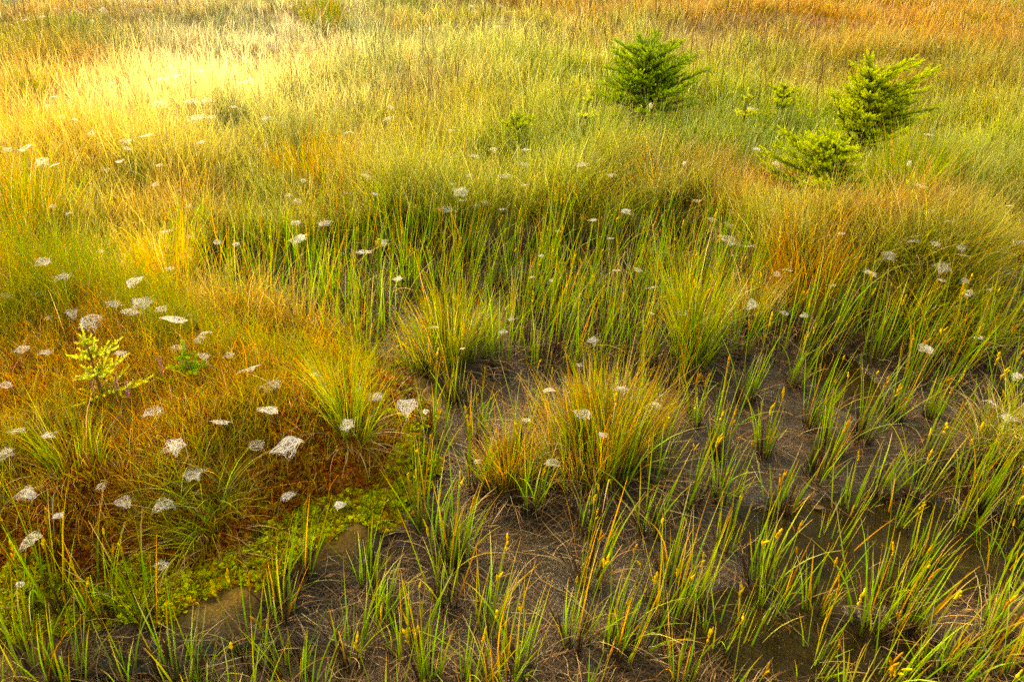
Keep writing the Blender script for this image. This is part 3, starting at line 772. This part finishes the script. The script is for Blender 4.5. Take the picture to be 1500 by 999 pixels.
def make_spruce(px, py, H, Rad, nw, label, ca, cb, seed, upang=.45, nl=.011, lean=0, side=None, dens=1.0, leaders=()):
    g = np.random.default_rng(seed)
    x, y, z = at(px, py)
    e = bpy.data.objects.new('young_spruce', None); C.objects.link(e); e.location = (x, y, z)
    e['label'] = label; e['category'] = 'spruce'; e['group'] = 'young spruces on the bog'
    bark = c(.13, .065, .03)
    def axis_pt(s, ax):
        b, d, h = ax
        return b + d * h * s + np.array([lean * s * s * h, 0, 0])
    axes = [(np.array([0, 0, -.03]), np.array([0, 0, 1.]), H + .03, Rad, nw)]
    for (s0, az, tilt, h, rd, w) in leaders:
        d = np.array([math.cos(az) * tilt, math.sin(az) * tilt, 1.0]); d /= np.linalg.norm(d)
        axes.append((axis_pt(s0, axes[0][:3]), d, h, rd, w))
    tr = []
    for b, d, h, rd, w in axes:
        s = np.linspace(0, 1, 9)
        pts = np.array([axis_pt(q, (b, d, h)) for q in s]); pts[1:-1, :2] += g.normal(0, .004 * H, (7, 2))
        tr.append(tube(pts, (.0028 + .016 * h * (1 - s)) * .9, bark, 6))
    link('trunk', mesh_np('spruce_trunk', *merge(tr), M_BARK), e)
    for b, d, h, rd, w in axes:
        for k in range(w):
            s = .24 + .76 * (k / (w - 1)) ** .9 if w > 1 else .6
            nb = int(g.integers(6, 9)) if s < .93 else 4
            a0 = g.uniform(0, 6.28)
            for j in range(nb):
                az = a0 + j * 6.283 / nb + g.normal(0, .25)
                pr = .16 + .84 * math.sqrt(max(0, 1 - s ** 1.6)) * (1 if k % 2 == 0 else .72)
                ln = rd * pr * g.uniform(.68, 1.06)
                if side is not None: ln *= 1 + side[1] * math.cos(az - side[0])
                up = upang * .8 + .35 * s + g.normal(0, .1)
                p0 = axis_pt(min(s, .985), (b, d, h))
                dd = np.array([math.cos(az) * math.cos(up), math.sin(az) * math.cos(up), math.sin(up)])
                m = 7; q = np.linspace(0, 1, m)
                sag = -.10 + .16 * s
                P = p0 + dd * (q * ln)[:, None]; P[:, 2] += (sag * q * (1 - q) * 2 - .05 * (1 - s) * q) * ln
                parts = [tube(P, (.0011 + .011 * ln * (1 - q)), bark * 1.2, 4)]
                sd = np.cross(dd, [0, 0, 1]); sd /= np.linalg.norm(sd) + 1e-9
                nt = max(3, int(ln / .021))
                for i in range(nt):
                    f = .12 + .85 * (i + g.random() * .6) / nt
                    pp = np.array([np.interp(f, q, P[:, a]) for a in range(3)])
                    for sg in (-1, 1):
                        tl = min(.085, ln * .45) * (1.1 - f * .65) * g.uniform(.55, 1.2)
                        td = dd * .8 + sd * sg * g.uniform(.5, .95) + np.array([0, 0, g.normal(.12, .3)])
                        young = sstep(.25, 1.0, f)
                        parts.append(twig(pp, td, tl, g, ca * (1 - young * .5) + cb * young * .5, cb, nl, dens))
                parts.append(twig(P[3], P[-1] - P[3], np.linalg.norm(P[-1] - P[3]) + .02, g, ca, cb * 1.05, nl, dens))
                parts.append(twig(P[0], P[3] - P[0], np.linalg.norm(P[3] - P[0]), g, ca * .8, ca, nl, dens))
                link('branch', mesh_np('spruce_branch', *merge(parts), M_NEEDLE), e)
        tp = axis_pt(.9, (b, d, h)); parts = [twig(tp, d, h * .1 + .05, g, ca, cb, nl, dens)]
        link('leader_shoot', mesh_np('spruce_leader', *merge(parts), M_NEEDLE), e)
    return e
NG, NY = c(.085, .17, .006), c(.28, .42, .010)
NG2, NY2 = c(.11, .18, .008), c(.42, .50, .015)
NG3, NY3 = c(.26, .32, .02), c(.62, .64, .06)
make_spruce(943, 184, .47, .48, 9, 'large dark green spruce, widest of the young trees in the meadow', NG, NY, 21, .36, nl=.010, leaders=[(.25, 3.3, .75, .26, .24, 4), (.25, .2, .75, .26, .24, 4), (.5, 1.8, .3, .18, .15, 3)])
make_spruce(1256, 234, .48, .40, 8, 'tallest pale green spruce with bare brown stems showing at left', NG2, NY2, 22, .36, nl=.010, lean=-.02, side=(0, .3), leaders=[(.2, .2, .9, .32, .20, 4), (.1, 3.2, .6, .32, .13, 4)])
make_spruce(1206, 312, .33, .38, 7, 'low spreading spruce in front of the tall pale one', NG2, NY2, 23, .26, nl=.011, side=(3.1, .35))
make_spruce(1140, 186, .24, .17, 4, 'half-buried spruce seedling left of the tall pale spruce', NG2 * 1.2, NY2, 24, .5, nl=.012)
make_spruce(1085, 208, .26, .11, 3, 'tiny pale spruce tip between the dark and the low spruce', NG3, NY3, 25, .25, nl=.014)
make_spruce(758, 240, .26, .18, 4, 'yellowish seedling spruce deep in grass at the middle of the meadow', NG2, NY2, 26, .35, nl=.014)
make_spruce(858, 214, .27, .09, 3, 'tiny yellow spruce tip left of the large dark spruce', NG3, NY3, 27, .3, nl=.014)
make_spruce(152, 588, .20, .10, 4, 'yellow-green spruce seedling with dark bare stem on the hummock', NG3 * 1.2, NY3 * 1.1, 28, .22, nl=.008, side=(-.3, .45), dens=.8)
make_spruce(282, 566, .10, .08, 3, 'low green spruce sprig lying in grass on the hummock', NG * 1.6, NY, 29, .1, nl=.010, dens=1.5)
make_spruce(1318, 338, .22, .09, 3, 'small pale spruce seedling near webs by the broad right tussock', NG3, NY3, 30, .4, nl=.013)

# ------------------------------------------------------------------ dewy sheet webs
WEB = [(13,220,12),(37,219,18),(62,237,18),(80,243,14),(156,250,14),(215,200,18),(186,207,14),(188,219,10),(176,237,12),(232,153,18),(281,150,24),(236,118,16),(260,112,14),(250,124,12),
(162,123,12),(80,143,12),(70,155,10),(290,174,22),(310,172,14),(303,148,14),(342,158,12),(390,174,12),(295,209,12),(233,243,12),(228,271,16),(262,279,14),(280,303,22),(234,313,16),(100,313,12),(77,303,14),
(95,292,10),(134,195,10),(110,176,10),(89,172,10),(293,105,12),(279,105,10),(360,122,18),(435,295,16),(445,265,14),(422,287,12),(474,328,28),(434,328,18),(440,350,36),(318,355,16),(151,15,12),(63,26,8),(37,30,8),(82,14,8),(113,18,8),(136,31,8),
(571,158,12),(569,174,14),(510,195,14),(661,192,12),(538,258,18),(508,284,14),(549,285,14),(688,258,20),(696,230,14),(741,259,22),(768,272,14),(767,241,12),(854,243,16),(722,219,12),(770,220,12),(676,282,26),(678,295,22),(697,301,12),(653,308,32),(711,297,14),
(735,307,14),(895,258,16),(916,310,16),(869,323,18),(664,270,14),(690,10,10),(728,40,10),(732,10,8),(695,18,10),
(1108,219,14),(1139,240,12),(1360,199,12),(1350,273,16),(1362,312,22),(1044,322,16),(1070,331,20),(1023,295,14),(1390,325,14),(1434,323,10),(1479,302,12),(1150,42,8),(1340,89,10),(1376,70,8),(1456,82,8),(1100,160,14),(1396,283,12),
(93,405,26),(9,435,20),(57,431,22),(198,412,30),(206,443,32),(193,459,28),(168,447,20),(236,453,18),(130,473,38),(107,459,20),(69,467,14),(255,470,30),(300,488,16),(293,497,18),(262,510,28),(298,522,22),(337,521,18),(175,518,20),(68,517,20),(35,511,24),
(366,541,36),(400,565,38),(393,604,36),(323,620,36),(226,602,30),(258,653,32),(374,653,28),(423,652,48),(10,565,22),(25,632,24),(10,663,24),(70,638,20),(460,550,18),(242,340,22),(277,347,24),(345,358,16),(148,369,16),(65,385,20),(248,395,16),
(532,370,28),(562,356,20),(584,409,18),(635,480,20),(678,511,12),(594,597,34),(550,583,24),(625,603,16),(510,623,22),(749,468,16),(737,486,16),(848,535,14),(868,499,18),(803,572,24),(770,616,20),(856,607,30),(912,570,22),(883,637,20),(962,593,20),
(955,422,20),(953,459,16),(1000,460,24),(935,397,18),(903,397,16),(894,350,14),(817,340,16),(808,411,14),(780,407,12),(793,375,12),
(1065,353,40),(1098,363,28),(1076,375,16),(1155,397,20),(1138,403,16),(1103,447,26),(1150,459,16),(1220,419,18),(1277,401,24),(1302,374,24),(1233,343,14),(1340,354,20),(1370,357,18),(1407,364,18),(1412,376,24),(1381,391,28),(1378,411,18),(1413,411,18),
(1420,430,18),(1450,425,14),(1434,496,20),(1358,512,26),(1490,355,20),(1178,463,18),(1475,612,30),(1450,590,26),(1490,553,20),
(38,722,40),(148,713,24),(180,737,32),(237,741,42),(283,697,40),(423,726,30),(497,741,24),(47,790,40),(238,830,32),(84,755,18),(30,855,24),(700,676,16),(808,678,28)]
def make_web(px, py, w, g, label):
    mud = py > 330 and float(mud_mask(*[np.array([v]) for v in at0(px, py)])[0]) > .3
    hum = float(poly_sd(*[np.array([v]) for v in at0(px, py)], HUM)) < 0
    dz = g.uniform(.05, .09) if hum else g.uniform(.13, .18)
    if py < 250: dz = .25 if px < 450 else .19
    for T in TUS:
        if ((px - T[0]) / T[2]) ** 2 + ((py - T[1] + T[2] * .5) / (T[2] * .6)) ** 2 < 1: dz = max(dz, T[3] * .8)
    x, y, z = at(px, py, dz)
    a = w / pxm(px, py) * g.uniform(.44, .56) * (1.25 if py < 250 else 1)
    b = a * g.uniform(.65, 1.0)
    n = int((36 + 8 * w ** .5) * g.uniform(.55, 1.35))
    V = []
    def surf(u, v):                       # a sagging tent of silk with a few pulled-up corners
        h = .10 * a * (1 - u * u - v * v) + sum(k[2] * np.exp(-((u - k[0]) ** 2 + (v - k[1]) ** 2) * 7) for k in pk)
        return np.stack([u * a, v * b, h], -1)
    pk = [(g.uniform(-.9, .9), g.uniform(-.9, .9), g.uniform(-.12, .22) * a) for _ in range(4)]
    ph = g.uniform(0, 6.28, 3); 
    kk = int(g.integers(3, 6)); def_ = g.uniform(.25, .6)
    def rim(t): return (1.12 - def_ * (1 - np.abs(np.cos(kk * t / 2 + ph[0])) ** 3)) * (.85 + .2 * np.sin(t + ph[1]) + .12 * np.sin(5 * t + ph[2]))
    t0 = g.uniform(0, 6.28, n); t1 = t0 + g.uniform(.6, 5.6, n)
    r0, r1 = rim(t0) * g.uniform(.75, 1.0, n), rim(t1) * g.uniform(.75, 1.0, n)
    S = 6; q = np.linspace(0, 1, S + 1)[None, :]
    u = (np.cos(t0) * r0)[:, None] * (1 - q) + (np.cos(t1) * r1)[:, None] * q
    v = (np.sin(t0) * r0)[:, None] * (1 - q) + (np.sin(t1) * r1)[:, None] * q
    bow = g.normal(0, .12, (n, 1)) * q * (1 - q) * 4
    P = surf(u + bow * np.sin(t0)[:, None], v - bow * np.cos(t0)[:, None])
    m2 = 9                                # guy threads to the leaves around
    tg_ = g.uniform(0, 6.28, m2); rg = rim(tg_)
    gu = np.cos(tg_)[:, None] * (rg[:, None] * (.7 + q * g.uniform(.3, .9, (m2, 1)))); gv = np.sin(tg_)[:, None] * (rg[:, None] * (.7 + q * g.uniform(.3, .9, (m2, 1))))
    G = surf(np.clip(gu, -1.6, 1.6), np.clip(gv, -1.6, 1.6)); 
    G[..., 2] = G[:, :1, 2] + q * g.uniform(-.4, .5, (m2, 1)) * a
    P = np.concatenate([P, G], 0); n += m2
    a_w = g.uniform(.55, 1.0)
    wd = np.full(n, max(.0006, .0010 * a / .05) * a_w) * g.uniform(.35, 1.6, n); wd[-m2:] *= .45
    T = np.gradient(P, axis=1); sdv = np.cross(T, g.normal(0, .35, (n, 1, 3)) + np.array([0, 0, 1.])); sdv /= np.linalg.norm(sdv, axis=2)[..., None] + 1e-9
    VV = np.stack([P - sdv * wd[:, None, None] / 2, P + sdv * wd[:, None, None] / 2], 2)
    base = (np.arange(n) * (S + 1) * 2)[:, None]; k = np.arange(S)[None, :] * 2
    F = np.stack([base + k, base + k + 1, base + k + 3, base + k + 2], -1).reshape(-1, 4)
    K = np.tile(c(.78, .75, .68), (n * (S + 1) * 2, 1))
    o = link('spider_web', mesh_np('spider_web', VV.reshape(-1, 3), F, K, M_WEB), None, label, 'spider web', 'dewy sheet webs spread over the grass')
    o.location = (x, y, z); o.rotation_euler = (g.normal(.06, .18), g.normal(0, .14), g.uniform(-.9, .9))
wg = np.random.default_rng(3)
wn_ = singled([(a, b) for a, b, _ in WEB])
for (px, py, w), nm in zip(WEB, wn_):
    size = 'large ' if w >= 30 else ('tiny ' if w <= 12 else '')
    make_web(px, py, w, wg, f"{size}white spider web, {nm}")

# ------------------------------------------------------------------ added trees out of view, leaves thinned to let sun onto chosen patches
def shade_tree_row():
    g = np.random.default_rng(12)
    sx, sy = -math.sin(R(SUN_AZ)), math.cos(R(SUN_AZ))
    k = 1 / math.tan(R(SUN_EL))
    labels = ['unseen shade tree at the near end of the added row', 'unseen shade tree second in the added row', 'unseen shade tree in the middle of the added row',
              'unseen shade tree fourth in the added row', 'unseen shade tree fifth in the added row', 'unseen shade tree at the far end of the added row']
    for i in range(6):
        p = -7 + i * 3.9; d = 34 + g.uniform(-1.5, 1.5)
        bx, by = sx * d - sy * -p, sy * d + -sx * p
        H = 29 + g.uniform(-1, 2)
        e = bpy.data.objects.new('unseen_shade_tree', None); C.objects.link(e); e.location = (bx, by, 0)
        e['label'] = labels[i]; e['category'] = 'tree'; e['group'] = 'unseen trees added to shade the bog'
        s_ = np.linspace(0, 1, 10); P = np.stack([.4 * np.sin(s_ * 4 + i), .3 * np.sin(s_ * 5), -.3 + s_ * H], -1)
        parts = [tube(P, .24 * (1 - s_) + .03, c(.5, .48, .44), 8)]
        for j in range(26):
            q = g.uniform(.3, .95); a = g.uniform(0, 6.28); ln = 3.4 * (1 - .5 * q)
            b0 = np.array([np.interp(q, s_, P[:, m]) for m in range(3)]); dd = np.array([math.cos(a), math.sin(a), .7])
            parts.append(tube([b0, b0 + dd * ln * .5, b0 + dd * ln * .9 + [0, 0, .3]], [.06, .04, .012], c(.2, .15, .12), 5))
        link('trunk', mesh_np('shade_tree_trunk', *merge(parts), M_BARK), e)
        n = 9000
        z = H * (.22 + .8 * g.uniform(0, 1, n)); rad = 3.3 * np.sqrt(np.clip(1.05 - np.abs(z / H - .55) ** 2 * 4.2, .03, 1)) * g.uniform(0, 1, n) ** .5
        a = g.uniform(0, 6.28, n); x = np.cos(a) * rad; y = np.sin(a) * rad
        wx_, wy_ = bx + x - sx * z * k, by + y - sy * z * k           # where this leaf's shade reaches the bog
        open_ = SHADE_BASE + .0 * z
        for (ox, oy, rx, ry, w) in LIGHT_GAPS:
            open_ = open_ + w * np.exp(-((wx_ - ox) / rx) ** 2 - ((wy_ - oy) / ry) ** 2)
        cl = fbm(wx_ * .8, wy_ * .8, 5, 2) * .5
        keep = g.uniform(0, 1, n) > np.clip(open_ + (cl - .25) * .5, 0, 1)
        x, y, z = x[keep], y[keep], z[keep]; n = len(x)
        nrm = g.normal(0, 1, (n, 3)); nrm /= np.linalg.norm(nrm, axis=1)[:, None]
        u = np.cross(nrm, [.3, .2, .9]); u /= np.linalg.norm(u, axis=1)[:, None]; v = np.cross(nrm, u)
        sz = g.uniform(.12, .21, n)[:, None]
        Cn = np.stack([x, y, z], -1)
        V = np.stack([Cn - u * sz, Cn - v * sz * .6, Cn + u * sz, Cn + v * sz * .6], 1).reshape(-1, 3)
        link('crown', mesh_np('shade_tree_crown', V, np.arange(n * 4).reshape(-1, 4), np.repeat(vary(GREEN, n, .2, g), 4, 0), M_GRASS), e)
SHADE_BASE = .08
LIGHT_GAPS = [(-2.05, 5.75, .85, .85, 1.4), (-1.9, 7.1, .5, .55, .6), (-6.5, 12, 2.0, 1.2, .5), (-2.4, 4.4, 1.5, 1.3, .32), (.2, 7.2, 2.2, 2, .24)]
shade_tree_row()

# ------------------------------------------------------------------ small single things
def fallen_leaf(px, py, sz, az, col, label):
    x, y, z = at(px, py)
    u = np.linspace(-1, 1, 9); w = (1 - u ** 2) ** .7 * .42 + .01
    V = []
    for a, b in zip(u, w):
        for q in (-1, -.5, 0, .5, 1): V.append((a * sz, q * b * sz, sz * (.25 * q * q * (1 + .4 * a) + .18 * a * a)))
    V = np.array(V); V[:, 2] += .004
    F = np.array([[i * 5 + j, i * 5 + j + 1, (i + 1) * 5 + j + 1, (i + 1) * 5 + j] for i in range(8) for j in range(4)])
    o = link('fallen_leaf', mesh_np('fallen_leaf', V, F, np.tile(col, (len(V), 1)), M_DEAD, True), None, label, 'fallen leaf', loc=(x, y, max(z, WATER_Z)))
    o.rotation_euler = (0, 0, az)
fallen_leaf(898, 787, .016, .1, c(.38, .19, .07), 'small curled tan leaf lying on the mud right of the centre')
fallen_leaf(1192, 765, .020, -.3, c(.16, .09, .04), 'brown leaf lying at the upper rim of the brown pool')
fallen_leaf(1120, 605 + 58, .02, .6, c(.30, .14, .06), 'reddish leaf on the mud between the sedges right of the central tussock')
fallen_leaf(1350, 648, .014, 1, c(.34, .12, .06), 'small reddish leaf on speckled mud at right')
fallen_leaf(484, 845, .014, .4, c(.32, .16, .07), 'pinkish tan leaf at the mud corner below the hummock')
def cotton(px, py, label, r=.013):
    g = np.random.default_rng(int(px)); x, y, z = at(px, py, .2); z -= .2
    e = bpy.data.objects.new('cotton_grass', None); C.objects.link(e); e.location = (x, y, z); e['label'] = label; e['category'] = 'cotton grass'
    link('stem', mesh_np('cotton_stem', *tube([(0, 0, 0), (.004, 0, .1), (0, .003, .2)], [.0014, .0012, .001], YG * .7, 5), M_SEED), e)
    n = 160; d = g.normal(0, 1, (n, 3)); d /= np.linalg.norm(d, axis=1)[:, None]; ln = r * g.uniform(.6, 1.3, (n, 1)); sd = np.cross(d, g.normal(0, 1, (n, 3))); sd /= np.linalg.norm(sd, axis=1)[:, None]
    c0 = np.array([0, 0, .2]); d[:, 2] *= 1.2
    V = np.stack([c0 - sd * .001, c0 + sd * .001, c0 + d * ln + sd * .0012, c0 + d * ln - sd * .0012], 1).reshape(-1, 3) if False else np.stack([c0 - sd * .001 + d * 0, c0 + sd * .001 + d * 0, c0 + d * ln + sd * .0012, c0 + d * ln - sd * .0012], 1).reshape(-1, 3)
    link('head', mesh_np('cotton_head', V, np.arange(n * 4).reshape(-1, 4), np.tile(c(.8, .78, .7), (n * 4, 1)), M_WEB), e)
cotton(953, 155, 'white cotton grass head in front of the large dark spruce')
cotton(1332, 240, 'white cotton grass head in green grass right of the low spruce')
cotton(1003, 240, 'white cotton grass head in bright grass below the dark spruce', .009)
cotton(630, 39 + 4, 'white cotton grass head near the top edge', .010)
def heather(px, py, label):
    g = np.random.default_rng(int(px + py)); x, y, z = at(px, py)
    e = bpy.data.objects.new('heather_sprig', None); C.objects.link(e); e.location = (x, y, z); e['label'] = label; e['category'] = 'heather'
    link('stem', mesh_np('heather_stem', *tube([(0, 0, 0), (.004, 0, .05), (.01, .003, .11)], [.0014, .0012, .001], BROWN, 5), M_BARK), e)
    n = 70; t = g.uniform(.5, 1, n); c0 = np.stack([.01 * t, .003 * t, .11 * t], -1); d = g.normal(0, 1, (n, 3)); d /= np.linalg.norm(d, axis=1)[:, None]; sd = np.cross(d, [.3, .5, .8])
    V = np.stack([c0, c0 + d * .004 + sd * .0018, c0 + d * .008, c0 + d * .004 - sd * .0018], 1).reshape(-1, 3)
    link('blossom', mesh_np('heather_blossom', V, np.arange(n * 4).reshape(-1, 4), np.tile(c(.55, .22, .28), (n * 4, 1)), M_SEED), e)
heather(192, 608, 'pink heather sprig nearest the web below the hummock seedling')
heather(176, 596, 'pink heather sprig just right of the foot of the hummock seedling')
heather(140, 595, 'pink heather sprig just left of the foot of the hummock seedling')
heather(240, 570, 'pink heather sprig between the hummock seedling and the lying sprig')
